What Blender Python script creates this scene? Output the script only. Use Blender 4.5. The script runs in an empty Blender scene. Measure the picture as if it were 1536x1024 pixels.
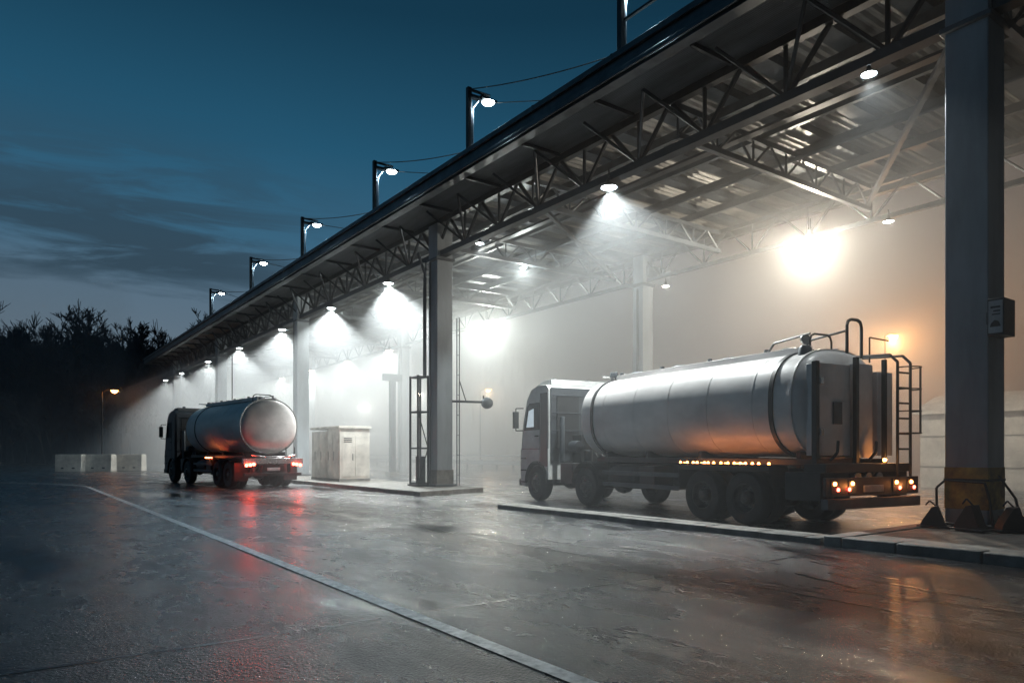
import bpy, math, random
from mathutils import Vector, Matrix
random.seed(7)
S=bpy.context.scene
S.view_settings.view_transform='Standard'
S.view_settings.look='None'
S.view_settings.exposure=0
R=math.radians

# ---------------------------------------------------------------- materials
def nt(m):
    m.use_nodes=True
    return m.node_tree.nodes, m.node_tree.links
def mat(name,col,rough=0.5,metal=0.0,var=0.25,scale=3.0,bump=0.0,bscale=40.0,emit=None,estr=0.0,stretch=(1,1,1),dirt=None,rvar=0.1):
    m=bpy.data.materials.new(name)
    N,L=nt(m)
    b=N['Principled BSDF']
    tc=N.new('ShaderNodeTexCoord')
    mp=N.new('ShaderNodeMapping'); mp.inputs['Scale'].default_value=stretch
    L.new(tc.outputs['Object'],mp.inputs[0])
    n=N.new('ShaderNodeTexNoise'); n.inputs['Scale'].default_value=scale; n.inputs['Detail'].default_value=6; n.inputs['Roughness'].default_value=0.65
    L.new(mp.outputs[0],n.inputs['Vector'])
    r=N.new('ShaderNodeValToRGB')
    r.color_ramp.elements[0].position=0.3; r.color_ramp.elements[1].position=0.7
    dc=dirt if dirt else [c*(1-var) for c in col]
    r.color_ramp.elements[0].color=(*dc,1)
    r.color_ramp.elements[1].color=(*[min(1,c*(1+var*0.4)) for c in col],1)
    L.new(n.outputs['Fac'],r.inputs[0])
    L.new(r.outputs[0],b.inputs['Base Color'])
    mr=N.new('ShaderNodeMapRange'); mr.inputs[3].default_value=min(1,rough+rvar); mr.inputs[4].default_value=max(0.03,rough-rvar)
    L.new(n.outputs['Fac'],mr.inputs[0]); L.new(mr.outputs[0],b.inputs['Roughness'])
    b.inputs['Metallic'].default_value=metal
    if bump>0:
        n2=N.new('ShaderNodeTexNoise'); n2.inputs['Scale'].default_value=bscale; n2.inputs['Detail'].default_value=4
        L.new(tc.outputs['Object'],n2.inputs['Vector'])
        bp=N.new('ShaderNodeBump'); bp.inputs['Strength'].default_value=bump; bp.inputs['Distance'].default_value=0.02
        L.new(n2.outputs['Fac'],bp.inputs['Height']); L.new(bp.outputs[0],b.inputs['Normal'])
    if emit:
        b.inputs['Emission Color'].default_value=(*emit,1); b.inputs['Emission Strength'].default_value=estr
        try: m.cycles.emission_sampling='NONE'
        except Exception: pass
    return m

M={}
M['steel']=mat('painted_steel',(0.085,0.10,0.115),0.45,0.3,0.4,2.0)
M['steel_dark']=mat('dark_steel',(0.030,0.037,0.045),0.5,0.4,0.4,2.0)
M['roof']=mat('corrugated_sheet',(0.30,0.295,0.28),0.5,0.1,0.6,0.8,stretch=(0.3,2,1))
M['soffit']=mat('soffit_sheet',(0.16,0.175,0.19),0.4,0.4,0.5,0.8,stretch=(2,0.3,1))
M['fascia']=mat('fascia_metal',(0.09,0.10,0.11),0.45,0.5,0.5,1.5)
M['column']=mat('column_paint',(0.30,0.345,0.38),0.5,0.0,0.35,1.4,0.2,25,stretch=(1,1,0.25))
M['concrete']=mat('concrete',(0.22,0.215,0.20),0.6,0,0.6,2.5,0.5,30)
M['white']=mat('white_paint',(0.74,0.71,0.65),0.5,0,0.4,1.5,0.2,20)
M['tank']=mat('tank_paint',(0.74,0.72,0.71),0.36,0.0,0.4,1.1,0.06,5,stretch=(1,0.3,0.6),rvar=0.08)
M['tank2']=mat('tank_polished',(0.78,0.75,0.73),0.42,0.0,0.3,1.3,0.05,6,stretch=(1,0.25,1.0))
M['cab']=mat('cab_paint',(0.54,0.55,0.54),0.4,0,0.3,2.0)
M['cabdark']=mat('cab_paint_dark',(0.045,0.052,0.06),0.35,0,0.3,2.0)
M['black']=mat('black_plastic',(0.018,0.02,0.022),0.45,0,0.4,5)
M['rubber']=mat('tyre_rubber',(0.022,0.022,0.023),0.7,0,0.5,6,0.3,60)
M['rim']=mat('wheel_rim',(0.13,0.12,0.11),0.5,0.5,0.5,8)
M['chrome']=mat('bright_metal',(0.6,0.6,0.6),0.25,0.9,0.2,5)
M['glass']=mat('dark_glass',(0.02,0.025,0.03),0.08,0,0.1,2)
M['winglow']=mat('cab_window_painted_glow',(0.12,0.13,0.14),0.15,0,0.4,4,emit=(0.75,0.9,1.0),estr=0.5)  # faint emission painted in for background lights showing through the cab window
M['red']=mat('tail_lamp',(0.5,0.02,0.01),0.3,emit=(1,0.07,0.04),estr=26)
M['orange']=mat('marker_lamp',(0.5,0.2,0.03),0.3,emit=(1,0.30,0.07),estr=20)
M['cool']=mat('lamp_lens_cool',(0.8,0.8,0.8),0.3,emit=(0.85,0.97,1.0),estr=45)
M['warm']=mat('lamp_lens_warm',(0.8,0.8,0.8),0.3,emit=(1.0,0.93,0.78),estr=70)
M['sodium']=mat('lamp_lens_sodium',(0.8,0.8,0.8),0.3,emit=(1.0,0.36,0.08),estr=22)
M['yellow']=mat('worn_yellow',(0.42,0.27,0.05),0.6,0,0.8,4,0.3,20,dirt=(0.10,0.07,0.04))
M['bark']=mat('bark',(0.055,0.070,0.085),0.9,0,0.3,1)  # bluish cast of distance haze mixed into the bark colour
M['brush']=mat('undergrowth',(0.045,0.062,0.078),0.95,0,0.6,0.5,1.0,1.5)  # blued and lightened likewise, haze and ambient light in the colour
M['sign']=mat('sign_face',(0.45,0.47,0.48),0.5,0,0.3,6)
M['lettering']=mat('sign_lettering',(0.02,0.02,0.025),0.6)

# asphalt
def asphalt():
    m=bpy.data.materials.new('wet_asphalt'); N,L=nt(m); b=N['Principled BSDF']
    tc=N.new('ShaderNodeTexCoord')
    def noise(sc,det=5,rg=0.6,st=(1,1,1),dist=0):
        mp=N.new('ShaderNodeMapping'); mp.inputs['Scale'].default_value=st
        L.new(tc.outputs['Object'],mp.inputs[0])
        n=N.new('ShaderNodeTexNoise'); n.inputs['Scale'].default_value=sc; n.inputs['Detail'].default_value=det; n.inputs['Roughness'].default_value=rg; n.inputs['Distortion'].default_value=dist
        L.new(mp.outputs[0],n.inputs['Vector']); return n
    def mrange(src,a,bb,c,d):
        r=N.new('ShaderNodeMapRange'); 
        for i,v in enumerate((a,bb,c,d)): r.inputs[i+1].default_value=v
        L.new(src,r.inputs[0]); return r
    big=noise(0.36,9,0.62,(1.0,0.34,1),0.2)
    wet=mrange(big.outputs['Fac'],0.53,0.62,0,1)
    mid=noise(0.9,8,0.72,(1.0,0.4,1))
    fine=noise(65,3,0.8)
    grit=N.new('ShaderNodeTexVoronoi'); grit.inputs['Scale'].default_value=46
    L.new(tc.outputs['Object'],grit.inputs['Vector'])
    cr=N.new('ShaderNodeValToRGB'); cr.color_ramp.elements[0].position=0.32; cr.color_ramp.elements[1].position=0.70
    cr.color_ramp.elements[0].color=(0.005,0.007,0.010,1); cr.color_ramp.elements[1].color=(0.034,0.038,0.043,1)
    mx=N.new('ShaderNodeMath'); mx.operation='ADD'
    f1=mrange(mid.outputs['Fac'],0,1,0,0.55); f2=mrange(fine.outputs['Fac'],0,1,0,0.45)
    L.new(f1.outputs[0],mx.inputs[0]); L.new(f2.outputs[0],mx.inputs[1]); L.new(mx.outputs[0],cr.inputs[0])
    L.new(cr.outputs[0],b.inputs['Base Color'])
    r1=mrange(mid.outputs['Fac'],0.36,0.64,0.15,0.36)
    mixr=N.new('ShaderNodeMix'); mixr.data_type='FLOAT'
    L.new(wet.outputs[0],mixr.inputs[0]); L.new(r1.outputs[0],mixr.inputs[2]); mixr.inputs[3].default_value=0.09
    L.new(mixr.outputs[0],b.inputs['Roughness'])
    sr=mrange(mid.outputs['Fac'],0.40,0.60,0.75,0.26)
    L.new(sr.outputs[0],b.inputs['Specular IOR Level'])
    st=mrange(wet.outputs[0],0,1,0.9,0.16)
    bp=N.new('ShaderNodeBump'); bp.inputs['Distance'].default_value=0.010
    L.new(st.outputs[0],bp.inputs['Strength'])
    h=N.new('ShaderNodeMath'); h.operation='ADD'
    L.new(fine.outputs['Fac'],h.inputs[0]); L.new(grit.outputs['Distance'],h.inputs[1])
    L.new(h.outputs[0],bp.inputs['Height']); L.new(bp.outputs[0],b.inputs['Normal'])
    return m
M['asphalt']=asphalt()
M['seam']=mat('tar_seam',(0.008,0.008,0.009),0.35)
M['paint']=mat('road_paint',(0.66,0.66,0.65),0.42,0,0.5,9,0.3,60,dirt=(0.18,0.18,0.185))

# ---------------------------------------------------------------- mesh builder
class MB:
    def __init__(s): s.v=[];s.f=[];s.m=[];s.mats=[]
    def mi(s,k):
        if k not in s.mats: s.mats.append(k)
        return s.mats.index(k)
    def add(s,vs,fs,k):
        o=len(s.v); s.v+= [tuple(p) for p in vs]; i=s.mi(k)
        for f in fs: s.f.append(tuple(a+o for a in f)); s.m.append(i)
    def box(s,x0,x1,y0,y1,z0,z1,k):
        vs=[(x,y,z) for z in (z0,z1) for y in (y0,y1) for x in (x0,x1)]
        s.add(vs,[(0,2,3,1),(4,5,7,6),(0,1,5,4),(2,6,7,3),(0,4,6,2),(1,3,7,5)],k)
    def beam(s,p,q,w,h,k):
        p=Vector(p);q=Vector(q);d=(q-p).normalized()
        up=Vector((0,0,1)) if abs(d.z)<0.95 else Vector((0,1,0))
        a=d.cross(up).normalized()*w/2; b=a.cross(d).normalized()*h/2
        vs=[p-a-b,p+a-b,p+a+b,p-a+b,q-a-b,q+a-b,q+a+b,q-a+b]
        s.add(vs,[(3,2,1,0),(4,5,6,7),(0,1,5,4),(1,2,6,5),(2,3,7,6),(3,0,4,7)],k)
    def tube(s,p,q,r,k,n=8,r2=None,cap=True):
        p=Vector(p);q=Vector(q);d=(q-p)
        if d.length<1e-6: return
        d.normalize()
        up=Vector((0,0,1)) if abs(d.z)<0.95 else Vector((0,1,0))
        a=d.cross(up).normalized(); b=a.cross(d).normalized()
        if r2 is None: r2=r
        vs=[]
        for (c,rr) in ((p,r),(q,r2)):
            for i in range(n):
                t=2*math.pi*i/n; vs.append(c+a*math.cos(t)*rr+b*math.sin(t)*rr)
        fs=[(i,(i+1)%n,n+(i+1)%n,n+i) for i in range(n)]
        if cap: fs+=[tuple(range(n))[::-1],tuple(range(n,2*n))]
        s.add(vs,fs,k)
    def path(s,pts,r,k,n=6):
        for a,b in zip(pts,pts[1:]): s.tube(a,b,r,k,n)
    def lathe(s,prof,o,ax,k,n=32):
        o=Vector(o);ax=Vector(ax).normalized()
        up=Vector((0,0,1)) if abs(ax.z)<0.95 else Vector((0,1,0))
        a=ax.cross(up).normalized(); b=a.cross(ax).normalized()
        vs=[]
        for (r,t) in prof:
            for i in range(n):
                g=2*math.pi*i/n; vs.append(o+ax*t+a*math.cos(g)*r+b*math.sin(g)*r)
        fs=[]
        for j in range(len(prof)-1):
            for i in range(n):
                fs.append((j*n+i,j*n+(i+1)%n,(j+1)*n+(i+1)%n,(j+1)*n+i))
        s.add(vs,fs,k)
    def extrude_x(s,prof,x0,x1,k):
        n=len(prof)
        vs=[(x0,y,z) for y,z in prof]+[(x1,y,z) for y,z in prof]
        fs=[tuple(range(n)),tuple(range(n,2*n))[::-1]]+[(i,n+i,n+(i+1)%n,(i+1)%n) for i in range(n)]
        s.add(vs,fs,k)
    def build(s,name,parent=None,bevel=0.0,loc=(0,0,0),rot=0,fix=True,seg=2):
        me=bpy.data.meshes.new(name); me.from_pydata(s.v,[],s.f)
        for k in s.mats: me.materials.append(M[k])
        me.polygons.foreach_set('material_index',s.m)
        me.polygons.foreach_set('use_smooth',[True]*len(s.f))
        me.update()
        if fix:
            import bmesh
            bm=bmesh.new(); bm.from_mesh(me); bmesh.ops.recalc_face_normals(bm,faces=bm.faces); bm.to_mesh(me); bm.free()
        me.set_sharp_from_angle(angle=R(32))
        o=bpy.data.objects.new(name,me); S.collection.objects.link(o)
        o.location=loc; o.rotation_euler=(0,0,rot)
        if parent: o.parent=parent
        if bevel>0:
            b=o.modifiers.new('b','BEVEL'); b.width=bevel; b.segments=seg; b.limit_method='ANGLE'; b.angle_limit=R(35); b.harden_normals=False
        return o
def empty(name,loc=(0,0,0),rot=0):
    o=bpy.data.objects.new(name,None); S.collection.objects.link(o); o.location=loc; o.rotation_euler=(0,0,rot); o.empty_display_size=0.3
    return o
def spot(name,loc,tgt,power,col,size=R(120),blend=0.6,rad=0.12,parent=None):
    l=bpy.data.lights.new(name,'SPOT'); l.energy=power; l.color=col; l.spot_size=size; l.spot_blend=blend; l.shadow_soft_size=rad
    o=bpy.data.objects.new(name,l); S.collection.objects.link(o); o.location=loc
    o.rotation_euler=(Vector(tgt)-Vector(loc)).to_track_quat('-Z','Y').to_euler()
    if parent: o.parent=parent
    return o
def point(name,loc,power,col,rad=0.08,parent=None):
    l=bpy.data.lights.new(name,'POINT'); l.energy=power; l.color=col; l.shadow_soft_size=rad
    o=bpy.data.objects.new(name,l); S.collection.objects.link(o); o.location=loc
    if parent: o.parent=parent
    return o

# ---------------------------------------------------------------- camera
cam=bpy.data.cameras.new('camera'); co=bpy.data.objects.new('camera',cam); S.collection.objects.link(co)
co.location=(0,0,1.4); co.rotation_euler=(R(90),0,-math.atan2(768,1066.7))
cam.lens=25; cam.sensor_width=36; cam.shift_y=166/1536; cam.clip_end=4000; cam.clip_start=0.05
S.camera=co

# ---------------------------------------------------------------- world
W=bpy.data.worlds.new('World'); S.world=W; W.use_nodes=True
N=W.node_tree.nodes; L=W.node_tree.links
bg=N['Background']
tc=N.new('ShaderNodeTexCoord'); sp=N.new('ShaderNodeSeparateXYZ')
nv=N.new('ShaderNodeVectorMath'); nv.operation='NORMALIZE'
L.new(tc.outputs['Generated'],nv.inputs[0]); L.new(nv.outputs[0],sp.inputs[0])
rp=N.new('ShaderNodeValToRGB'); e=rp.color_ramp.elements
e[0].position=0.0; e[0].color=(0.095,0.135,0.175,1)
e[1].position=1.0; e[1].color=(0.004,0.015,0.030,1)
for p,c in ((0.14,(0.115,0.165,0.215,1)),(0.20,(0.095,0.155,0.215,1)),(0.27,(0.042,0.125,0.205,1)),(0.38,(0.018,0.092,0.165,1)),(0.52,(0.008,0.044,0.082,1))):
    x=e.new(p); x.color=c
L.new(sp.outputs['Z'],rp.inputs[0])
dt=N.new('ShaderNodeVectorMath'); dt.operation='DOT_PRODUCT'; dt.inputs[1].default_value=(-0.30,0.954,0)
L.new(nv.outputs[0],dt.inputs[0])
az=N.new('ShaderNodeMapRange'); az.inputs[1].default_value=-0.7; az.inputs[2].default_value=0.75; az.inputs[3].default_value=0.15; az.inputs[4].default_value=1.0
L.new(dt.outputs['Value'],az.inputs[0])
mul=N.new('ShaderNodeMix'); mul.data_type='RGBA'; mul.blend_type='MULTIPLY'; mul.inputs[0].default_value=1
L.new(rp.outputs[0],mul.inputs[6]); L.new(az.outputs[0],mul.inputs[7])
mp=N.new('ShaderNodeMapping'); mp.inputs['Scale'].default_value=(1.7,1.7,11.0); mp.inputs['Rotation'].default_value=(0.04,0.10,0)
mp.inputs['Location'].default_value=(0.9,0.3,0.15)
L.new(nv.outputs[0],mp.inputs[0])
cn=N.new('ShaderNodeTexNoise'); cn.inputs['Scale'].default_value=2.6; cn.inputs['Detail'].default_value=10; cn.inputs['Roughness'].default_value=0.6; cn.inputs['Distortion'].default_value=0.7
L.new(mp.outputs[0],cn.inputs['Vector'])
cm=N.new('ShaderNodeMapRange'); cm.interpolation_type='SMOOTHSTEP'; cm.inputs[1].default_value=0.36; cm.inputs[2].default_value=0.56
L.new(cn.outputs['Fac'],cm.inputs[0])
jz=N.new('ShaderNodeMath'); jz.operation='MULTIPLY_ADD'; jz.inputs[1].default_value=0.12; jz.inputs[2].default_value=-0.06
L.new(cn.outputs['Fac'],jz.inputs[0])
jz2=N.new('ShaderNodeMath'); jz2.operation='ADD'; L.new(jz.outputs[0],jz2.inputs[0]); L.new(sp.outputs['Z'],jz2.inputs[1])
bz=N.new('ShaderNodeValToRGB'); q=bz.color_ramp.elements; q[0].position=0.185; q[0].color=(0,0,0,1); q[1].position=0.42; q[1].color=(0,0,0,1)
x=q.new(0.235); x.color=(1,1,1,1); x=q.new(0.29); x.color=(0.9,)*3+(1,); x=q.new(0.34); x.color=(0.5,)*3+(1,)
L.new(jz2.outputs[0],bz.inputs[0])
d2=N.new('ShaderNodeVectorMath'); d2.operation='DOT_PRODUCT'; d2.inputs[1].default_value=(-0.10,0.995,0)
L.new(nv.outputs[0],d2.inputs[0])
cz_=N.new('ShaderNodeMapRange'); cz_.interpolation_type='SMOOTHSTEP'; cz_.inputs[1].default_value=0.80; cz_.inputs[2].default_value=0.93
L.new(d2.outputs['Value'],cz_.inputs[0])
cf=N.new('ShaderNodeMath'); cf.operation='MULTIPLY'; L.new(cm.outputs[0],cf.inputs[0]); L.new(bz.outputs[0],cf.inputs[1])
cf1=N.new('ShaderNodeMath'); cf1.operation='MULTIPLY'; L.new(cf.outputs[0],cf1.inputs[0]); L.new(cz_.outputs[0],cf1.inputs[1])
cf2=N.new('ShaderNodeMath'); cf2.operation='MULTIPLY'; L.new(cf1.outputs[0],cf2.inputs[0]); cf2.inputs[1].default_value=0.9
cmx=N.new('ShaderNodeMix'); cmx.data_type='RGBA'; L.new(cf2.outputs[0],cmx.inputs[0]); L.new(mul.outputs[2],cmx.inputs[6]); cmx.inputs[7].default_value=(0.030,0.058,0.085,1)
L.new(cmx.outputs[2],bg.inputs['Color']); bg.inputs['Strength'].default_value=1.0

sl=bpy.data.lights.new('sun','SUN'); sl.energy=0.02; sl.angle=R(12); sl.color=(0.6,0.75,1.0)
so=bpy.data.objects.new('sun',sl); S.collection.objects.link(so); so.rotation_euler=(R(-80),0,R(-10))

# ---------------------------------------------------------------- ground
g=MB(); g.add([(-900,-300,0),(900,-300,0),(900,1500,0),(-900,1500,0)],[(0,1,2,3)],'asphalt'); g.build('ground',fix=False)
ln=MB()
pts=[(2.87,-3),(2.87,33)]
for i in range(1,13):
    t=i/12; pts.append((2.87-14*t*t,33+16*t))
w=0.07
for (a,b) in zip(pts,pts[1:]):
    d=Vector((b[0]-a[0],b[1]-a[1],0)).normalized(); nrm=Vector((d.y,-d.x,0))*w
    a3=Vector((a[0],a[1],0.008));b3=Vector((b[0],b[1],0.008))
    ln.add([a3-nrm,a3+nrm,b3+nrm,b3-nrm],[(0,1,2,3)],'paint')
ln.build('lane_line',fix=False)
sm=MB()
random.seed(3)
def crack(p,q,w,step=0.35,jit=0.03):
    p=Vector(p);q=Vector(q);n=max(2,int((q-p).length/step)); d=(q-p).normalized(); nr=Vector((d.y,-d.x,0))
    prev=None
    for i in range(n+1):
        c=p+(q-p)*i/n+nr*random.uniform(-jit,jit); ww=w*random.uniform(0.5,1.2)
        cur=(c-nr*ww,c+nr*ww)
        if prev: sm.add([prev[0],prev[1],cur[1],cur[0]],[(0,1,2,3)],'seam')
        prev=cur
crack((-8,5.5,.004),(2.6,5.5,.004),.012,jit=.01)
crack((3.1,5.5,.004),(9.8,5.5,.004),.012,jit=.01)
crack((-8,14.5,.004),(9.9,14.5,.004),.014,jit=.01)
crack((6.4,-4,.0045),(6.4,60,.0045),.014,jit=.012)
for i in range(9):
    x=random.uniform(7,9.3); y=random.uniform(1,8)
    crack((x,y,.005),(x+random.uniform(-.3,.3),y+random.uniform(.8,2.2),.005),.022,0.1,.035)
sm.build('road_seams',fix=False)

def poly_island(name,pts,h=0.15,kerb=0.28):
    b=MB(); n=len(pts)
    c=Vector((sum(p[0] for p in pts)/n,sum(p[1] for p in pts)/n))
    for i in range(n):
        a=Vector(pts[i]);bb=Vector(pts[(i+1)%n]); d=(bb-a); Ln=d.length; d.normalize()
        inn=Vector((-d.y,d.x)); 
        if (c-a).dot(inn)<0: inn=-inn
        k=max(1,int(Ln/1.0)); 
        for j in range(k):
            s0=a+d*(Ln*j/k+0.008); s1=a+d*(Ln*(j+1)/k-0.008)
            hh=h+random.uniform(-.006,.006)
            q=[s0,s1,s1+inn*kerb,s0+inn*kerb]
            if i%2==1: q=[s0+d*(kerb if j==0 else 0),s1-d*(kerb if j==k-1 else 0),s1-d*(kerb if j==k-1 else 0)+inn*kerb,s0+d*(kerb if j==0 else 0)+inn*kerb]
            vs=[(p.x,p.y,-.05) for p in q]+[(p.x,p.y,hh) for p in q]
            b.add(vs,[(0,1,2,3),(4,5,6,7),(0,1,5,4),(1,2,6,5),(2,3,7,6),(3,0,4,7)],'concrete')
    o=b.build(name,bevel=0.02)
    t=MB(); ins=[Vector(p)+(c-Vector(p)).normalized()*kerb*0.4 for p in pts]
    t.add([(p.x,p.y,h-.02) for p in ins]+[(p.x,p.y,-.04) for p in ins],[tuple(range(n))]+[(i,(i+1)%n,n+(i+1)%n,n+i) for i in range(n)],'concrete')
    t.build('paving',parent=o)
    return o
poly_island('kerbed_island',[(10.05,-9),(14.6,-9),(14.6,5.95),(10.05,5.95)])
poly_island('kerbed_island',[(10.05,6.0),(10.6,6.0),(10.6,14.6),(10.05,14.6)],kerb=0.25,h=.11)
poly_island('kerbed_island',[(10.8,20.0),(13.95,21.1),(13.95,62),(10.8,62)])

# ---------------------------------------------------------------- canopy
can=empty('filling_station_canopy')
Y0,Y1=-6,78
XF,XT,XB,XE=11.6,13.3,22.5,24.2
ZR=10.35
rf=MB()
n=int((Y1-Y0)/0.24)
vs=[];fs=[]
for i in range(n*4+1):
    y=Y0+(Y1-Y0)*i/(n*4); z=ZR+(0.06 if i%4 in (1,2) else 0)
    vs+= [(XF+.02,y,z),(XE,y,z)]
for i in range(n*4): fs.append((2*i,2*i+1,2*i+3,2*i+2))
rf.add(vs,fs,'roof')
rf.build('roof_sheet',parent=can,fix=False)
rf=MB(); vs=[];m_=24
for i in range(m_*4+1):
    x=XF+.3+(XT-XF-.35)*i/(m_*4); z=ZR-.26+(.03 if i%4 in (1,2) else 0)
    vs+=[(x,Y0,z),(x,Y1,z)]
rf.add(vs,[(2*i,2*i+1,2*i+3,2*i+2) for i in range(m_*4)],'soffit')
yy=Y0+1
while yy<Y1: rf.box(XF+.28,XT-.1,yy-.04,yy+.04,ZR-.36,ZR-.262,'steel_dark'); yy+=3.0
rf.build('eave_soffit',parent=can,fix=False)
fa=MB()
fa.box(XF-.06,XF+.0,Y0,Y1,ZR-.22,ZR+.20,'fascia')
fa.box(XF-.14,XF-.06,Y0,Y1,ZR+.10,ZR+.24,'fascia')
fa.box(XF-.10,XF-.06,Y0,Y1,ZR-.26,ZR-.16,'fascia')
fa.box(XF,XF+.30,Y0,Y1,ZR-.32,ZR-.22,'fascia')
fa.box(XE,XE+.06,Y0,Y1,ZR-.25,ZR+.2,'fascia')
fa.box(XF,XE,Y0-.06,Y0,ZR-.3,ZR+.2,'fascia'); fa.box(XF,XE,Y1,Y1+.06,ZR-.3,ZR+.2,'fascia')
yy=Y0+3
while yy<Y1: fa.box(XF-.15,XF-.138,yy-.03,yy+.03,ZR+.09,ZR+.25,'fascia'); yy+=3.0
fa.build('fascia',parent=can,bevel=.01)
fr=MB()
for x in (14.9,16.8,18.7,20.6,23.4):
    fr.box(x-.06,x+.06,Y0,Y1,ZR-.48,ZR-.25,'steel')
y=Y0+0.7; 
while y<Y1:
    fr.box(XT+.05,XE,y-.22,y+.22,ZR-.24,ZR-.02,'steel'); y+=1.5
fr.build('purlins_and_rafters',parent=can)
colY=[5.2,23.2,38.4,55.8,72.0]
def truss(b,p0,p1,z0,z1,bay,cw,ww,k='steel_dark',arch=0):
    p0=Vector(p0);p1=Vector(p1);Ln=(p1-p0).length;n=max(2,int(round(Ln/bay)));d=(p1-p0)/n
    def P(i,z): 
        q=p0+d*i; return Vector((q.x,q.y,z))
    b.beam(P(0,z1),P(n,z1),cw,cw,k); b.beam(P(0,z0),P(n,z0),cw,cw,k)
    for i in range(n):
        b.tube(P(i,z0),P(i,z1),ww*.8,k,6)
        mid=p0+d*(i+.5)
        if arch: b.tube(P(i,z0),(mid.x,mid.y,z1),ww,k,6); b.tube((mid.x,mid.y,z1),P(i+1,z0),ww,k,6)
        else:
            if i%2: b.tube(P(i,z0),P(i+1,z1),ww,k,6)
            else: b.tube(P(i,z1),P(i+1,z0),ww,k,6)
tr=MB()
truss(tr,(XT,Y0,0),(XT,Y1,0),8.75,9.95,2.1,.2,.06,arch=1)
tr.box(XT-.14,XT+.14,Y0,Y1,8.63,8.66,'steel_dark')
y=Y0; i=0
while y<Y1-2.1:
    tr.tube((XT,y,8.8),(XT-.95,y+1.05,9.98),.045,'steel_dark',6)
    if i%2==0: tr.tube((XT-.95,y+1.05,9.98),(XT,y+2.1,8.8),.045,'steel_dark',6)
    y+=2.1; i+=1
tr.build('front_truss',parent=can)
tr=MB(); truss(tr,(XB,Y0,0),(XB,Y1,0),8.75,9.86,2.2,.14,.04,k='steel',arch=1); tr.build('rear_truss',parent=can)
tr=MB()
for yy in [5.2,11.7,17.5,23.2,30.8,38.4,47,55.8,64,72]:
    truss(tr,(XT+.1,yy,0),(XB-.1,yy,0),9.1,9.80,1.5,.14,.04,k='steel',arch=1)
ys=[5.2,11.7,17.5,23.2,30.8,38.4,47,55.8,64,72]
for a,b in zip(ys[::2],ys[1::2]):
    tr.beam((XT+.2,a,9.2),(XB-.2,b,9.2),.12,.12,'steel')
tr.box(15.6,15.85,Y0,Y1,9.55,9.62,'steel_dark')
tr.tube((18.3,Y0,9.7),(18.3,Y1,9.7),.06,'steel',8)
tr.build('cross_trusses',parent=can)
cl=MB()
for yy in colY:
    cl.box(XT+.1-.33,XT+.1+.33,yy-.33,yy+.33,0.1,9.86,'column')
    cl.box(XT+.1-.45,XT+.1+.45,yy-.45,yy+.45,0.12,0.22,'steel')
    cl.box(XT+.1-.40,XT+.1+.40,yy-.40,yy+.40,8.50,8.60,'steel')
for yy in (21.6,44,62):
    cl.box(XB-.3,XB+.3,yy-.3,yy+.3,0,9.8,'column')
    cl.box(XB-.38,XB+.38,yy-.38,yy+.38,8.5,8.62,'steel')
    cl.box(XB-.36,XB-.302,yy-.05,yy+.05,0.2,8.4,'steel')
cl.build('columns',parent=can,bevel=.02)
br=MB()
br.extrude_x([(21.15,9.35),(21.15,9.0),(21.6,8.75),(22.1,9.0),(22.1,9.35)],XB-.1,XB+1.3,'column')
br.build('column_bracket',parent=can,bevel=.01)
yb=MB(); yy=5.2
yb.box(XT+.1-.336,XT+.1+.336,yy-.336,yy+.336,0.45,1.15,'yellow')
yb.box(XT+.1-.345,XT+.1+.345,yy-.345,yy+.345,0.92,0.96,'steel_dark')
yb.box(XT+.1-.36,XT+.1+.36,23.2-.36,23.2+.36,0.2,.75,'concrete')
yb.build('column_guard',parent=can,bevel=.008)
pp=MB()
for yy in colY[1:]:
    pp.tube((XT-.26,yy+.15,.15),(XT-.26,yy+.15,8.6),.03,'steel',6)
pp.build('conduits',parent=can)

# down lights
lampm=MB()
def head(b,x,y,z,k,s=1.0):
    b.lathe([(.05*s,.22*s),(.07*s,.12*s),(.20*s,.02*s),(.21*s,-.02*s)],(x,y,z),(0,0,1),'steel_dark',16)
    b.lathe([(.0,-.05*s),(.10*s,-.045*s),(.17*s,-.015*s),(.185*s,0)],(x,y,z),(0,0,1),k,16)
    b.tube((x,y,z+.2*s),(x,y,z+.45*s),.02,'steel_dark',6)
frontY=[6.9,13.9,20.2,27.2,33.5,41,50,59,69,76.5]
for i,yy in enumerate(frontY):
    sc=.7 if i in (0,2) else 1.1
    head(lampm,XT-.1,yy,8.47,'cool',sc)
    pw=[450,6200,600,5600,5000,4200,3600,3000,2200,1500][i]
    spot('downlight',(XT-.1,yy,8.35),(XT+(.9 if i<4 else -.6),yy-1.4,0),pw,(0.92,0.98,0.97),R(104),.35,.08,can)
backY=[13.6,33.2,45.6,53,61,69]
for i,yy in enumerate(backY):
    head(lampm,22.2,yy,8.55,'warm',1.6 if i<2 else 1.3)
    if i==0: point('floodlight',(22.2,yy,8.38),2500,(1.0,.89,.72),.16,can)
    elif i==1: point('floodlight',(22.2,yy,8.38),3400,(.95,1.0,.92),.16,can)
    else: spot('floodlight',(22.2,yy,8.42),(22.2-1.0,yy-1.5,0),2400,(.94,1.0,.95),R(155),.6,.14,can)
for (x,yy) in ((17.5,23.5),):
    head(lampm,x,yy,9.0,'cool',.7)
    point('downlight',(x,yy,8.85),350,(.92,1.0,.97),.1,can)
head(lampm,22.2,11,8.5,'warm',.8); head(lampm,23.5,21.2,8.62,'warm',.8)
lampm.build('luminaires',parent=can,fix=True)

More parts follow.
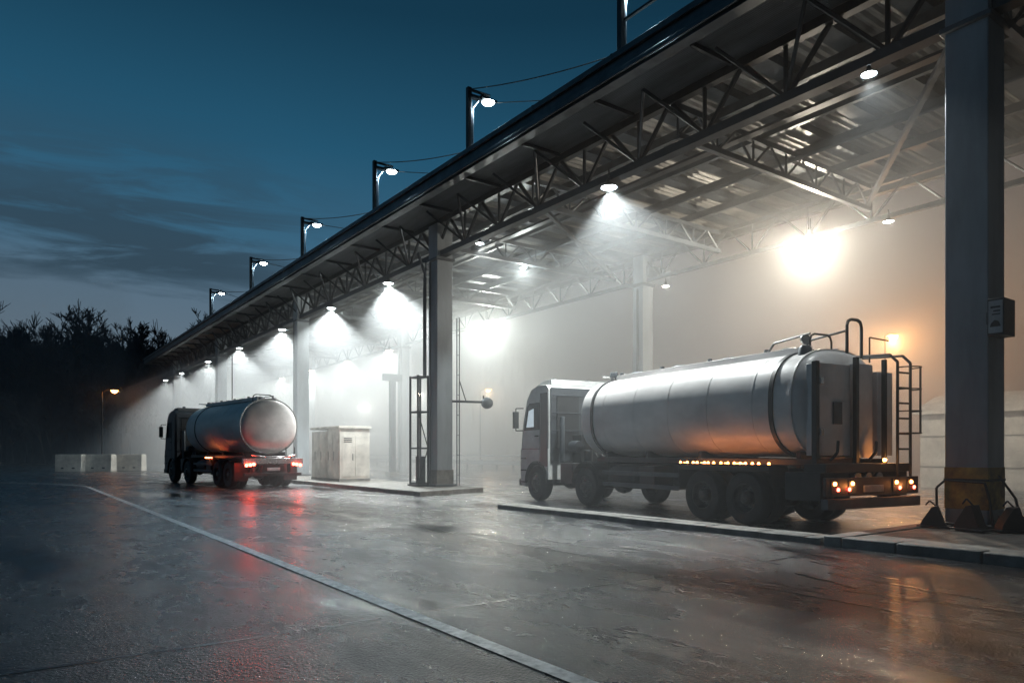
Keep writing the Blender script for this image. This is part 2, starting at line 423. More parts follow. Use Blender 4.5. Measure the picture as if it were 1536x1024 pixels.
lampY=[11.97,18.6,25.4,33.5,42.1,51.8]
for yy in lampY:
    E=empty('roof_lamp',(XF+.15,yy,ZR+.05))
    b=MB()
    b.box(-.07,.07,-.07,.07,0,2.25,'steel_dark')
    b.box(.12,.16,-.03,.03,.0,1.7,'steel')
    for z in (.3,.7,1.1,1.5): b.box(.07,.12,-.02,.02,z,z+.03,'steel')
    b.beam((0,0,2.2),(.75,-.05,2.18),.07,.07,'steel_dark')
    b.beam((0,0,2.0),(.45,-.03,2.0),.16,.10,'steel_dark')
    b.tube((.1,0,1.6),(.35,0,1.95),.03,'steel')
    b.extrude_x([(-.16,2.0),(.16,2.0),(.10,2.10),(-.10,2.10)],.38,.98,'steel_dark')
    b.build('post_and_arm',parent=E,bevel=.008)
    b=MB(); b.lathe([(0,-.09),(.10,-.08),(.17,-.04),(.20,0)],(.72,0,1.998),(0,0,1),'cool',14); b.build('lens',parent=E)
    spot('lamp_light',(.66,0,1.86),(-2.4,-1.2,-6),800,(.60,.85,1.0),R(165),.5,.08,E)
cb=MB()
ext=[5.0]+lampY
for a,b in zip(ext,ext[1:]):
    prev=None
    for i in range(13):
        t=i/12; y=b+(a-b)*t; z=ZR+2.25+(0.35-2.25)*t-0.12*4*t*(1-t)
        c=(XF+.15,y,z)
        if prev: cb.tube(prev,c,.016,'black',4)
        prev=c
    cb.tube((XF+1.1,b,ZR+2.1),(XF+1.6,b-2.6,ZR+1.3),.014,'black',4)
cb.build('lamp_cables',parent=can)
b=MB(); 
b.beam((XF+.2,11.97,ZR+1.6),(XF+.2,9.6,ZR+2.6),.07,.07,'steel_dark'); b.beam((XF+.2,11.97,ZR+1.1),(XF+.2,9.6,ZR+1.1),.06,.06,'steel_dark')
b.box(XF+.14,XF+.26,9.5,9.6,ZR,ZR+2.8,'steel_dark'); b.build('roof_frame',parent=can)

# ---------------------------------------------------------------- trucks
def superell(a,b,cz,n=56,ex=2.35):
    out=[]
    for i in range(n):
        t=2*math.pi*i/n; c=math.cos(t); s_=math.sin(t)
        out.append((a*math.copysign(abs(c)**(2/ex),c), cz+b*math.copysign(abs(s_)**(2/ex),s_)))
    return out
def loft(b,rings,k,cap=True):
    n=len(rings[0]); vs=[p for r in rings for p in r]; fs=[]
    for j in range(len(rings)-1):
        for i in range(n): fs.append((j*n+i,j*n+(i+1)%n,(j+1)*n+(i+1)%n,(j+1)*n+i))
    if cap: fs+=[tuple(range(n))[::-1],tuple(range((len(rings)-1)*n,len(rings)*n))]
    b.add(vs,fs,k)
def tank(b,a,h,cz,y0,y1,k,ex=2.35):
    rings=[]
    seq=[(y0,.25),(y0+.012,.5),(y0+.05,.74),(y0+.11,.88),(y0+.19,.955),(y0+.27,.988),(y0+.36,1.0)]
    end=[(y1-(y-y0),s) for y,s in seq[::-1]]
    mids=[(y0+.36+(y1-y0-.72)*i/8,1.0) for i in range(1,8)]
    for y,s in seq+mids+end:
        rings.append([(x*s,y,cz+(z-cz)*s) for x,z in superell(a,h,cz,ex=ex)])
    loft(b,rings,k)
def band(b,a,h,cz,y,w,t,k,ex=2.35):
    o=superell(a+t,h+t,cz,ex=ex)
    i_=superell(a-.01,h-.01,cz,ex=ex)
    loft(b,[[(x,y-w,z) for x,z in i_],[(x,y-w,z) for x,z in o],[(x,y+w,z) for x,z in o],[(x,y+w,z) for x,z in i_]],k,cap=False)
def wheel(b,x,y,side,r=.52,dual=False,front=False):
    ws=[x] + ([x-side*.34] if dual else [])
    for xx in ws:
        b.lathe([(.29,-.14),(.40,-.155),(.475,-.145),(.51,-.105),(.52,-.06),(.52,.06),(.51,.105),(.475,.145),(.40,.155),(.29,.14),(.29,-.14)],(xx,y,r),(side,0,0),'rubber',36)
        for gx in (-.05,0,.05):
            b.lathe([(.5195,gx-.006),(.5225,gx-.004),(.5225,gx+.004),(.5195,gx+.006)],(xx,y,r),(side,0,0),'black',36)
    if front: pr=[(.295,.13),(.27,.15),(.25,.10),(.22,.12),(.17,.17),(.12,.18),(.10,.24),(.0,.25)]
    else: pr=[(.295,.13),(.275,.14),(.26,.04),(.20,-.02),(.14,-.02),(.13,.10),(.09,.14),(.0,.145)]
    b.lathe(pr,(x,y,r),(side,0,0),'rim',30)
    rr=.17 if not front else .19
    for i in range(10):
        t=2*math.pi*i/10; off=-.02 if not front else .14
        c=Vector((x+side*off,y+rr*math.cos(t),r+rr*math.sin(t)))
        b.tube(c,c+Vector((side*.035,0,0)),.014,'chrome',6)
def fender(b,y,x0,x1,r,a0,a1,k='black',n=14,zc=.52,th=.03):
    prev=None
    for i in range(n+1):
        t=a0+(a1-a0)*i/n; p=(y+r*math.cos(t),zc+r*math.sin(t)); q=(y+(r+th)*math.cos(t),zc+(r+th)*math.sin(t))
        if prev:
            pp_,qq=prev
            vs=[(x0,*pp_),(x1,*pp_),(x1,*p),(x0,*p),(x0,*qq),(x1,*qq),(x1,*q),(x0,*q)]
            b.add(vs,[(0,1,2,3),(4,5,6,7),(0,1,5,4),(2,3,7,6),(0,3,7,4),(1,2,6,5)],k)
        prev=(p,q)

def tanker(loc,rot,variant):
    E=empty('tanker_truck',loc,rot)
    v1=(variant==1)
    F=8.9 if v1 else 8.3
    rear=-1.85 if v1 else -1.5
    ax=[(0,1),(1.15,1),(5.4,0),(7.95,0)] if v1 else [(0,1),(1.2,1),(4.9,0),(7.1,0)]
    b=MB()
    for y,d in ax:
        for s in (-1,1): wheel(b,s*1.09,y,s,dual=bool(d),front=not d)
        b.tube((-1.0,y,.52),(1.0,y,.52),.07,'black',8)
        b.lathe([(0,-.25),(.2,-.18),(.24,0),(.2,.18),(0,.25)],(0,y,.54),(0,1,0),'black',12)
    b.build('wheels',parent=E)
    b=MB()
    for s in (-1,1):
        b.box(s*.42-.05,s*.42+.05,rear+.25,F-.5,.82,1.10,'black')
    y=rear+.4
    while y<F-1: b.box(-.37,.37,y,y+.1,.86,1.05,'black'); y+=1.1
    for yy in (rear+.9,1.6,3.4,5.0):
        b.box(-.85,.85,yy-.05,yy+.05,1.10,1.42,'black')
    for s in (-1,1):
        b.beam((s*.9,rear+.4,1.22),(s*.9,5.3,1.22),.10,.12,'black')
    b.build('chassis',parent=E,bevel=.01)
    cz,h,a=(2.30,1.0,1.17) if v1 else (2.42,1.06,1.13)
    ex=2.6 if v1 else 2.1
    ty0,ty1=(rear+.5,5.95) if v1 else (rear+.15,5.7)
    b=MB(); tank(b,a,h,cz,ty0,ty1,'tank' if v1 else 'tank2',ex)
    for i in range(1,6):
        yy=ty0+(ty1-ty0)*i/6; band(b,a,h,cz,yy,.012,.006,'tank' if v1 else 'tank2',ex)
    b.build('tank',parent=E)
    b=MB()
    if v1:
        for yy in (ty0+.75,ty1-.75): band(b,a,h,cz,yy,.045,.03,'black',ex)
        band(b,a*.995,h*.995,cz,ty0+.30,.02,.03,'tank',ex)
    else:
        band(b,a,h,cz,ty0+.30,.03,.035,'chrome',ex); band(b,a,h,cz,ty1-1.5,.03,.02,'black',ex)
    b.build('tank_straps',parent=E)
    b=MB(); zt=cz+h
    b.box(-.40,-.34,ty0+.5,ty1-.7,zt-.03,zt+.10,'tank'); b.box(.34,.40,ty0+.5,ty1-.7,zt-.03,zt+.10,'tank')
    b.box(-.33,.33,ty0+.5,ty1-.7,zt-.0,zt+.035,'steel')
    for i in range(4):
        yy=ty0+1.3+(ty1-ty0-2.5)*i/3
        b.lathe([(.0,.16),(.12,.155),(.2,.13),(.24,.10),(.24,.0)],(0,yy,zt+.02),(0,0,1),'steel',16)
        b.tube((.25,yy,zt+.05),(.25,yy+.2,zt+.18),.02,'chrome',6)
        b.lathe([(.0,.16),(.05,.15),(.06,.0)],(-.28,yy+.35,zt+.02),(0,0,1),'steel',10)
    for k_ in range(6):
        xx=random.uniform(-.6,.5); yy=ty1-.5+random.uniform(-.25,.3)
        b.lathe([(.0,.26),(.05,.25),(.07,.14),(.035,.08),(.05,-.1)],(xx,yy,zt-.05),(0,0,1),'steel',10)
    b.tube((-.6,ty1-.4,zt+.1),(.5,ty1-.4,zt+.1),.025,'chrome',6)
    b.build('walkway',parent=E,bevel=.005)
    b=MB()
    def hoop(x0,x1,y,z0,z1,r=.022,k='black'):
        pts=[(x0,y,z0)]
        c=.12
        pts+=[(x0,y,z1-c),(x0+c*.3,y,z1-c*.3),(x0+c,y,z1),(x1-c,y,z1),(x1-c*.3,y,z1-c*.3),(x1,y,z1-c),(x1,y,z0)]
        b.path(pts,r,k)
    if v1:
        hoop(.30,.72,ty0+.25,zt-.1,zt+.62,.03); hoop(-.35,.25,ty0+.55,zt-.1,zt+.34,.02)
        b.path([(.30,ty0+.25,zt+.4),(.25,ty0+1.0,zt+.32),(.25,ty0+1.4,zt+.05)],.022,'black')
        b.path([(-.35,ty0+.55,zt+.34),(-.35,ty0+1.4,zt+.26),(-.35,ty0+1.6,zt+.03)],.022,'black')
        b.lathe([(.0,.22),(.08,.21),(.12,.15),(.13,0)],(-.55,ty0+.5,zt-.12),(0,0,1),'steel',14)
        b.lathe([(0,.02),(.10,.02),(.10,-.02),(0,-.02)],(-.3,ty0+.7,zt+.25),(0.3,1,0),'chrome',14)
        b.path([(.75,ty0+.1,zt-.2),(.75,ty0+.1,zt+.28),(1.1,ty0-.05,zt+.22)],.015,'black')
        xl,xr=.72,1.10; yl=rear+.02
        for x in (xl,xr): b.path([(x,yl,.75),(x,yl,3.05),(x,yl+.15,3.2),(x,ty0+.5,3.25)],.026,'black')
        z=.9
        while z<3.1: b.tube((xl,yl,z),(xr,yl,z),.02,'black',6); z+=.28
        for z in (1.75,2.15,2.55,2.95):
            pts=[(xl,yl,z)]
            for i in range(9):
                t=math.pi*i/8; pts.append(((xl+xr)/2-.22*math.cos(t)*1.0+.03,yl-.02-.26*math.sin(t),z))
            pts.append((xr,yl,z)); b.path(pts,.012,'black',5)
        for t in (.25,.5,.75):
            x=(xl+xr)/2-.22*math.cos(math.pi*t)+.03; y=yl-.02-.26*math.sin(math.pi*t); b.tube((x,y,1.75),(x,y,2.95),.010,'black',5)
    else:
        b.path([(.3,ty0+.6,3.45),(.3,ty0+.6,3.65),(.3,ty0+1.8,3.65),(.3,ty0+1.8,3.45)],.02,'black')
        b.tube((.2,ty1-2.3,zt),(.2,ty1-2.3,zt+2.2),.022,'black',5)
        hoop(-.4,.4,ty0+.9,zt-.05,zt+.22)
        for x in (.55,.9): b.tube((x,rear+.1,1.0),(x,rear+.12,1.6),.02,'black')
    b.build('rails_and_ladder',parent=E)
    b=MB()
    if v1:
        b.box(-1.12,-1.03,rear+.30,rear+.40,.95,3.0,'black')
        b.box(-.10,-.02,rear+.26,rear+.34,1.2,3.12,'black')
        b.box(.54,.60,rear+.14,rear+.22,1.1,3.1,'black')
        b.box(-.98,-.14,rear+.36,rear+.62,1.34,2.98,'tank')
        b.box(.02,.5,rear+.36,rear+.62,1.30,3.02,'tank'); b.box(.64,1.08,rear+.36,rear+.62,1.34,2.9,'tank')
        for z in (1.7,2.6): b.box(-.96,-.88,rear+.33,rear+.36,z,z+.12,'chrome')
        b.box(-.62,-.38,rear+.335,rear+.36,1.9,2.3,'steel')
        b.box(-1.2,1.2,rear+.05,rear+.5,1.05,1.20,'black')
        b.box(-1.2,-.45,rear+.15,rear+.9,.55,1.05,'black')
        b.box(.45,1.2,rear+.15,rear+.9,.60,1.05,'black')
        for x in (-.3,0,.3):
            b.tube((x,rear+.1,.95),(x,rear+.55,.95),.07,'steel',10); b.lathe([(.0,.0),(.10,.0),(.10,.05),(.0,.05)],(x,rear+.08,.95),(0,1,0),'chrome',12)
        for x in (-.75,.3): b.path([(x,rear+.3,1.25),(x+.03,rear+.18,1.4),(x+.10,rear+.22,1.6)],.028,'black')
        b.box(-1.28,1.28,rear-.06,rear+.08,.42,.60,'steel')
        b.box(-1.28,1.28,rear-.02,rear+.04,.64,.96,'black')
        for x in (-1.05,-.6,.62,1.05): b.box(x-.11,x+.11,rear-.035,rear-.022,.68,.92,'steel_dark')
        b.box(-.3,.25,rear-.034,rear-.022,.70,.82,'sign')
        for x in (-.8,.8): b.box(x-.05,x+.05,rear+.05,rear+.45,.5,.9,'black')
    else:
        b.box(-1.2,1.2,rear-.02,rear+.12,.95,1.17,'chrome')
        b.box(-1.15,1.15,rear+.0,rear+.1,.48,.60,'black')
        for x in (-.75,.75): b.box(x-.05,x+.05,rear+.05,rear+.35,.5,.95,'black')
        for s in (-1,1): b.box(s*1.0-.28,s*1.0+.28,-.80,-.77,.28,1.0,'black')
        b.box(-.45,.45,rear+.02,rear+.3,.62,.9,'black'); b.box(-.26,.26,rear+.0,rear+.018,.68,.80,'sign')
        b.path([(-.9,rear-.03,1.3),(-.4,rear-.12,1.22),(.4,rear-.12,1.22),(.9,rear-.03,1.3)],.03,'chrome',8)
    b.build('rear_frame',parent=E,bevel=.01)
    b=MB()
    if v1:
        for x in (-1.08,-.62,.60,1.03):
            b.lathe([(0,-.03),(.032,-.022),(.036,.0)],(x,rear-.036,.86),(0,1,0),'orange',12)
        for x in (-.99,-.7,.70,1.12): b.lathe([(0,-.02),(.03,-.015),(.034,.0)],(x,rear-.036,.76),(0,1,0),'red',12)
        b.lathe([(0,-.04),(.03,-.02),(.035,.02)],(.50,rear+.12,1.26),(0,1,0),'orange',12)
        for i in range(15):
            yy=-.55+i*.165+random.uniform(-.05,.05)
            b.lathe([(0,.045),(.022,.03),(.028,.0)],(-1.22,yy,1.172),(0,0,1),'orange',8)
            if random.random()<.5: b.box(-1.275,-1.262,yy,yy+random.uniform(.02,.08),1.178,1.194,'orange')
    else:
        for s in (-1,1):
            for j,x in enumerate((1.08,.93,.80)):
                b.lathe([(0,-.03),(.06,-.02),(.065,.02)],(s*x,rear-.04,.90+.02*j),(0,1,0),'red',12)
        for yy in (1.8,2.1,2.4): b.box(-1.23,-1.20,yy,yy+.18,1.15,1.2,'orange' if yy>2 else 'red')
    b.build('marker_lamps',parent=E)
    if v1:
        for yy in (-.3,.3,.9,1.5): point('marker_glow',(-1.20,yy,1.23),.7,(1,.28,.05),.02,E)
        for x in (-.6,.85): point('tail_glow',(x,rear-.12,.80),3,(1,.33,.08),.04,E)
        point('tail_glow',(.5,rear+.02,1.30),3,(1,.4,.1),.03,E)
    else:
        for x in (-.98,.98): point('tail_glow',(x,rear-.16,.92),16,(1,.05,.02),.05,E)
        point('marker_glow',(-1.30,2.1,1.10),1.2,(1,.12,.03),.03,E)
    b=MB()
    for s in (-1,1):
        x0,x1=(s*.74,s*1.26)
        if v1:
            b.box(min(x0,x1),max(x0,x1),-.62,1.78,1.13,1.17,'black')
            b.add([(x0,-.62,1.13),(x1,-.62,1.13),(x1,-.74,.75),(x0,-.74,.75),(x0,-.60,1.13),(x1,-.60,1.13),(x1,-.72,.75),(x0,-.72,.75)],[(0,1,2,3),(4,5,6,7),(0,1,5,4),(2,3,7,6),(0,3,7,4),(1,2,6,5)],'black')
            b.box(min(s*1.22,s*1.26),max(s*1.22,s*1.26),-.62,1.78,1.04,1.128,'black')
            b.box(min(x0,x1),max(x0,x1),1.782,1.82,.6,1.17,'black')
        else:
            fender(b,0,min(x0,x1),max(x0,x1),.60,R(15),R(120)); fender(b,1.2,min(x0,x1),max(x0,x1),.60,R(60),R(165))
        fender(b,ax[2][0],min(x0,x1),max(x0,x1),.62,R(5),R(175))
        fender(b,ax[3][0],min(x0,x1),max(x0,x1),.60,R(0),R(180))
    for s in (-1,1):
        b.lathe([(0,-.55),(.26,-.54),(.28,-.5),(.28,.5),(.26,.54),(0,.55)],(s*.86,ax[2][0]-1.35,.80),(0,1,0),'steel_dark',20)
        b.box(min(s*.55,s*1.1),max(s*.55,s*1.1),ax[2][0]-2.6,ax[2][0]-2.05,.55,1.08,'black')
        b.beam((s*1.18,1.9,.62),(s*1.18,ax[2][0]-.7,.62),.03,.10,'steel'); b.beam((s*1.18,1.9,.90),(s*1.18,ax[2][0]-.7,.90),.03,.10,'steel')
        b.box(min(s*.6,s*1.15),max(s*.6,s*1.15),6.15 if v1 else 5.6,6.75 if v1 else 6.1,.55,1.1,'black')
        b.tube((s*.6,6.2 if v1 else 5.8,1.1),(s*.6,6.2 if v1 else 5.8,1.45),.12,'steel_dark',12)
    b.box(-.5,.5,F-2.2,F-1.75,1.1,1.9,'black'); b.tube((-.9,F-1.85,1.1),(-.9,F-1.85,2.4),.07,'steel',10)
    b.lathe([(0,-.2),(.16,-.18),(.18,0),(.16,.18),(0,.2)],(-.75,F-2.3,1.55),(0,1,0),'steel_dark',14)
    for x in (-.2,0,.2): b.path([(x,F-1.65,1.9),(x,F-2.0,1.6),(x,F-2.3,1.25)],.02,'black')
    b.build('side_equipment',parent=E,bevel=.01)
    ck='cab' if v1 else 'cabdark'
    b=MB(); back=F-1.6
    wy=ax[3][0]
    arch=[(wy+.64*math.cos(t),.52+.64*math.sin(t)) for t in [R(a_) for a_ in range(10,171,16)]]
    low=[(F,1.5),(F+.01,.95),(F-.02,.45),(F-.28,.38)]+arch+[(back,.62),(back,1.5)]
    low=[p for p in low if p[0]>=back-1e-6 or p[0]==back]
    b.extrude_x(low,-1.22,1.22,ck)
    up=[(F-.002,1.503),(F-.10,2.15),(F-.36,2.95),(F-.62,3.24),(F-1.0,3.34),(back+.12,3.32),(back+.002,3.2),(back+.002,1.503)]
    b.extrude_x(up,-1.20,1.20,ck)
    b.build('cab_body',parent=E,bevel=.05,seg=3)
    b=MB()
    b.box(-1.14,1.14,back-.03,back+.005,1.15,3.24,'cabdark')
    b.box(-.95,-.2,back-.06,back-.03,1.5,3.0,'black'); b.box(.2,.95,back-.06,back-.03,1.5,3.0,'black')
    for z in (1.5,2.0,2.5,3.0): b.box(-1.1,1.1,back-.075,back-.06,z,z+.03,'steel_dark')
    b.extrude_x([(F-.6,3.32),(F-1.0,3.46),(back+.1,3.48),(back+.1,3.32)],-1.05,1.05,ck)
    for s in (-1,1):
        b.box(min(s*1.205,s*1.23),max(s*1.205,s*1.23),back+.02,back+.42,1.0,3.1,'cabdark')
        x=s*1.206
        b.add([(x+s*.006,F-1.12,2.05),(x+s*.006,F-.20,2.05),(x+s*.006,F-.40,2.74),(x+s*.006,F-.52,2.84),(x+s*.006,F-1.12,2.84)],[(0,1,2,3,4)],'black')
        b.add([(x+s*.012,F-1.06,2.10),(x+s*.012,F-.27,2.10),(x+s*.012,F-.45,2.70),(x+s*.012,F-.55,2.78),(x+s*.012,F-1.06,2.78)],[(0,1,2,3,4)],'glass')
        if v1: b.add([(x+s*.016,F-.80,2.14),(x+s*.016,F-.36,2.14),(x+s*.016,F-.50,2.62),(x+s*.016,F-.80,2.68)],[(0,1,2,3)],'winglow')  # glow patch laid over the dark glass, no lamp in the cab
        b.box(min(s*1.225,s*1.235),max(s*1.225,s*1.235),F-1.17,F-1.155,.95,2.9,'black')
        b.box(min(s*1.225,s*1.235),max(s*1.225,s*1.235),F-1.15,F-.1,1.49,1.51,'black')
        b.box(min(s*1.22,s*1.26),max(s*1.22,s*1.26),F-1.08,F-.9,1.85,1.89,'black')
        for z in (.5,.85,1.2): b.box(min(s*1.18,s*1.25),max(s*1.18,s*1.25),F-.36,F-.06,z,z+.04,'black')
        b.path([(s*1.2,F-.15,2.72),(s*1.36,F+.04,2.72),(s*1.36,F+.04,2.05),(s*1.2,F-.12,2.05)],.018,'black')
        b.box(min(s*1.28,s*1.44),max(s*1.28,s*1.44),F+.0,F+.10,2.12,2.62,'black')
        b.lathe([(0,0),(.05,.0),(.07,.10),(.07,.14),(0,.16)],(s*.6,F-.9,3.43),(0,0,1),'steel',10)
        b.box(min(s*.7,s*1.1),max(s*.7,s*1.1),F+.0,F+.03,.62,.84,'glass')
    b.add([(-1.08,F-.075,2.10),(1.08,F-.075,2.10),(1.0,F-.335,2.92),(-1.0,F-.335,2.92)],[(0,1,2,3)],'glass')
    b.box(-1.0,1.0,F+.0,F+.025,1.0,1.8,'black')
    b.box(-1.23,1.23,F-.02,F+.06,.40,.60,'black')
    b.build('cab_fittings',parent=E,bevel=.008)
    return E
t1=tanker((12.84,8.34,0),R(-7.5),1)
t2=tanker((7.35+1.15,29.4,0),R(6.0),2)

# ---------------------------------------------------------------- sign box on column
E=empty('column_sign',(13.0,4.62,3.28))
b=MB(); b.box(0,.45,0,.24,0,.60,'steel_dark'); b.box(.05,.2,.24,.28,.2,.4,'steel'); b.build('housing',parent=E,bevel=.012)
b=MB(); b.box(-.006,.0,.02,.22,.04,.56,'sign')
b.box(-.009,-.006,.05,.19,.44,.47,'lettering'); b.box(-.009,-.006,.05,.15,.38,.405,'lettering'); b.box(-.009,-.006,.05,.17,.33,.35,'lettering')
b.add([(-.009,.04,.14),(-.009,.20,.14),(-.009,.18,.20),(-.009,.13,.25),(-.009,.07,.22)],[(0,1,2,3,4)],'lettering')
b.build('face',parent=E)

# wedges and hooks stored round the foot of the near column
for (x,y,r_,s_) in ((12.72,5.55,.3,1.0),(12.62,4.95,-.2,1.15),(12.95,4.50,.9,1.1),(13.55,4.35,1.5,1.25)):
    b=MB(); b.extrude_x([(-.20,0),(.20,0),(.17,.10),(.02,.34),(-.06,.36),(-.14,.12)],-.09,.09,'black')
    b.path([(0,-.04,.34),(0,.06,.44),(0,.12,.36)],.014,'steel_dark',6); b.box(-.12,.12,-.24,.24,0,.03,'steel_dark')
    o=b.build('wheel_chock',loc=(x,y,.15),rot=r_,bevel=.012); o.scale=(s_,s_,s_)
b=MB()
for j in range(5):
    pts=[]
    for i in range(25):
        t=2*math.pi*i/24; rr=.26-.012*j; pts.append((rr*math.cos(t),rr*math.sin(t),.03+.045*j))
    b.path(pts,.024,'black',6)
b.path([(.26,0,.1),(.30,.1,.5),(.22,.3,.85),(.1,.4,.9)],.022,'black',6)
b.build('coiled_hose',loc=(13.25,4.55,.14))
b=MB()
b.path([(12.95,5.60,.15),(12.93,5.60,.8),(13.02,5.5,.93),(13.02,4.9,.9),(13.0,4.82,.6),(12.93,4.75,.2)],.02,'black',6)
b.build('air_hose')

E=empty('service_ladder',(12.95,23.35,.15))
b=MB()
for (x,y) in ((0,0),(0,.6),(-.42,0),(-.42,.6)):
    b.tube((x,y,0),(x,y,4.1),.045,'steel_dark',6)
for z in (.1,1.4,2.75,4.05):
    b.path([(0,0,z),(0,.6,z),(-.42,.6,z),(-.42,0,z),(0,0,z)],.032,'steel_dark',5)
b.tube((-.42,0,.1),(0,0,1.4),.02,'steel_dark',5); b.tube((0,0,1.4),(-.42,0,2.75),.02,'steel_dark',5)
b.box(-.5,.08,-.08,.68,0,.06,'steel_dark'); b.box(-.3,-.05,.1,.4,.06,1.1,'steel')
b.build('frame',parent=E)
b=MB(); b.path([(-.1,.1,4.1),(-.1,.1,7.2),(-.1,.05,7.9),(-.3,.0,8.3),(-.45,-.05,8.6)],.055,'steel',8)
b.path([(.02,.2,4.1),(.02,.2,8.4)],.03,'steel',6)
b.build('riser_pipe',parent=E)
E=empty('loading_arm',(13.9,22.75,.15))
b=MB()
for y in (.08,.26): b.tube((.1,y,0),(.1,y,6.3),.024,'steel',6)
z=.4
while z<6.2: b.tube((.1,.08,z),(.1,.26,z),.012,'steel',5); z+=.75
b.beam((-.2,.1,3.15),(1.3,-.25,3.15),.06,.08,'steel_dark'); b.tube((1.0,-.2,3.15),(1.0,-.2,3.4),.03,'steel_dark')
b.lathe([(0,-.22),(.12,-.2),(.2,-.1),(.22,0),(.2,.1),(.12,.2),(0,.22)],(1.15,-.22,3.12),(1,-.25,0),'steel',14)
b.tube((.35,0,3.15),(.1,.05,3.9),.02,'steel_dark'); b.build('arm',parent=E)

E=empty('pump_cabinet',(12.0,29.5,.14))
b=MB(); b.box(0,1.4,0,1.45,0,2.3,'white'); b.box(0,1.4,1.55,3.4,0,2.22,'white'); b.box(-.06,1.46,-.06,3.46,2.31,2.42,'white')
for (y0_,y1_) in ((.1,.7),(.78,1.36),(1.65,2.25),(2.32,3.0)):
    b.box(-.02,.0,y0_,y1_,.2,2.05,'white'); b.box(-.035,-.02,y1_-.1,y1_-.07,.9,1.3,'steel_dark')
b.box(.1,.65,-.02,0,.2,2.0,'white'); b.box(.72,1.3,-.02,0,.2,2.0,'white'); b.box(.58,.61,-.035,-.02,.9,1.2,'steel_dark')
for z in (1.7,1.78,1.86): b.box(.18,.55,-.03,-.02,z,z+.03,'steel_dark')
b.box(-.03,1.43,-.03,3.43,-.05,.1,'concrete')
b.build('cabinet',parent=E,bevel=.012)
b=MB(); b.box(18.65,18.95,38.05,38.35,0,5.6,'steel_dark'); b.box(18.5,19.1,37.9,38.5,0,.25,'concrete'); b.box(18.2,19.4,38.1,38.3,5.6,6.0,'steel_dark'); b.build('height_gauge_post',bevel=.01)

for (r_,d_) in ((-.62,52),(-.578,52.5),(-.535,54)):
    r=r_*d_; X=.811*r+.584*d_; Y=-.584*r+.811*d_
    b=MB(); b.extrude_x([(-.4,0),(.4,0),(.34,1.25),(-.34,1.25)],-.95,.95,'white'); b.box(-.5,-.3,-.43,-.39,.2,.3,'steel_dark'); b.box(.3,.5,-.43,-.39,.2,.3,'steel_dark')
    b.build('concrete_barrier',loc=(X,Y,0),rot=R(-36),bevel=.04)

def lampost(x,y,h,k,col,pw,arm=(0.9,0),r=.07):
    E=empty('street_lamp',(x,y,0)); b=MB()
    b.tube((0,0,0),(0,0,h),r,'steel_dark',10,r*.6); b.lathe([(.16,0),(.16,.3),(.09,.5)],(0,0,0),(0,0,1),'steel_dark',12)
    b.path([(0,0,h-.1),(arm[0]*.5,arm[1]*.5,h+.15),(arm[0],arm[1],h+.15)],.035,'steel_dark',6)
    b.box(arm[0]-.25,arm[0]+.25,arm[1]-.12,arm[1]+.12,h+.10,h+.2,'steel_dark'); b.build('pole',parent=E)
    b=MB(); b.lathe([(0,-.24),(.16,-.20),(.27,-.05),(.28,0)],(arm[0],arm[1],h+.09),(0,0,1),k,14); b.build('lens',parent=E)
    point('lamp_light',(arm[0],arm[1],h-.28),pw,col,.12,E)
lampost(40,20,7.9,'sodium',(1,.46,.16),3600)
lampost(6.9,68,6.5,'sodium',(1,.34,.08),60)
lampost(35,53.5,7.0,'sodium',(1,.72,.42),600)
lampost(38,72,8.0,'warm',(.96,1,.95),2000)
lampost(34,78,7.0,'warm',(.96,1,.95),2000)

E=empty('storage_shed'); b=MB()
b.box(30,36,-14,13.6,0,2.9,'white')
n=14; pv=[(29.7+6.6*i/n, 2.9+.95*math.sin(math.pi*i/n)) for i in range(n+1)]
vs=[(x,-14.2,z) for x,z in pv]+[(x,13.8,z) for x,z in pv]; m_=n+1
b.add(vs,[(i,i+1,m_+i+1,m_+i) for i in range(n)]+[tuple(range(m_)),tuple(range(m_,2*m_))],'white')
for z in (.8,2.0): b.box(29.97,30.0,-14,13.6,z,z+.05,'concrete')
for y in (-8,-1,6): b.box(29.96,30.0,y+.2,y+2.1,.0,2.2,'concrete')
b.build('walls_and_roof',parent=E)
b=MB()
y=16
while y<90: b.box(28.9,29.0,y,y+.12,0,.85,'steel'); y+=2
b.box(28.84,28.9,16,90,.5,.8,'steel'); b.tube((28.95,16,1.15),(28.95,90,1.15),.04,'steel',6)
b.build('guard_rail')

# ---------------------------------------------------------------- trees
tb=MB(); random.seed(11)
V=tb.v;Fc=tb.f;Mi=tb.m; tb.mi('bark')
def seg(p,q,r1,r2):
    d=(q-p).normalized(); up=Vector((0,0,1)) if abs(d.z)<.9 else Vector((1,0,0))
    a=d.cross(up).normalized(); b=a.cross(d)
    o=len(V)
    for c,r in ((p,r1),(q,r2)):
        for i in range(3):
            t=2.094*i; w_=c+(a*math.cos(t)+b*math.sin(t))*r; V.append((w_.x,w_.y,w_.z))
    for i in range(3): Fc.append((o+i,o+(i+1)%3,o+3+(i+1)%3,o+3+i)); Mi.append(0)
def grow(p,d,L_,r,lv,mr=.035):
    q=p+d*L_; seg(p,q,r,r*.7)
    if lv==0: return
    k=3 if lv>1 else 6
    for i in range(k):
        nd=(d+Vector((random.uniform(-1,1),random.uniform(-1,1),random.uniform(-.35,.65)))*.78).normalized()
        t=random.uniform(.4,1.0) if i else 1.0
        grow(p+d*L_*t,nd,L_*random.uniform(.58,.80),max(mr,r*.62),lv-1,mr)
def cs(rr,d): return Vector((.811*rr+.584*d,-.584*rr+.811*d,0))
def hz(k,j_):
    return 1+.10*math.sin(k*29)+.06*math.sin(k*71+1)
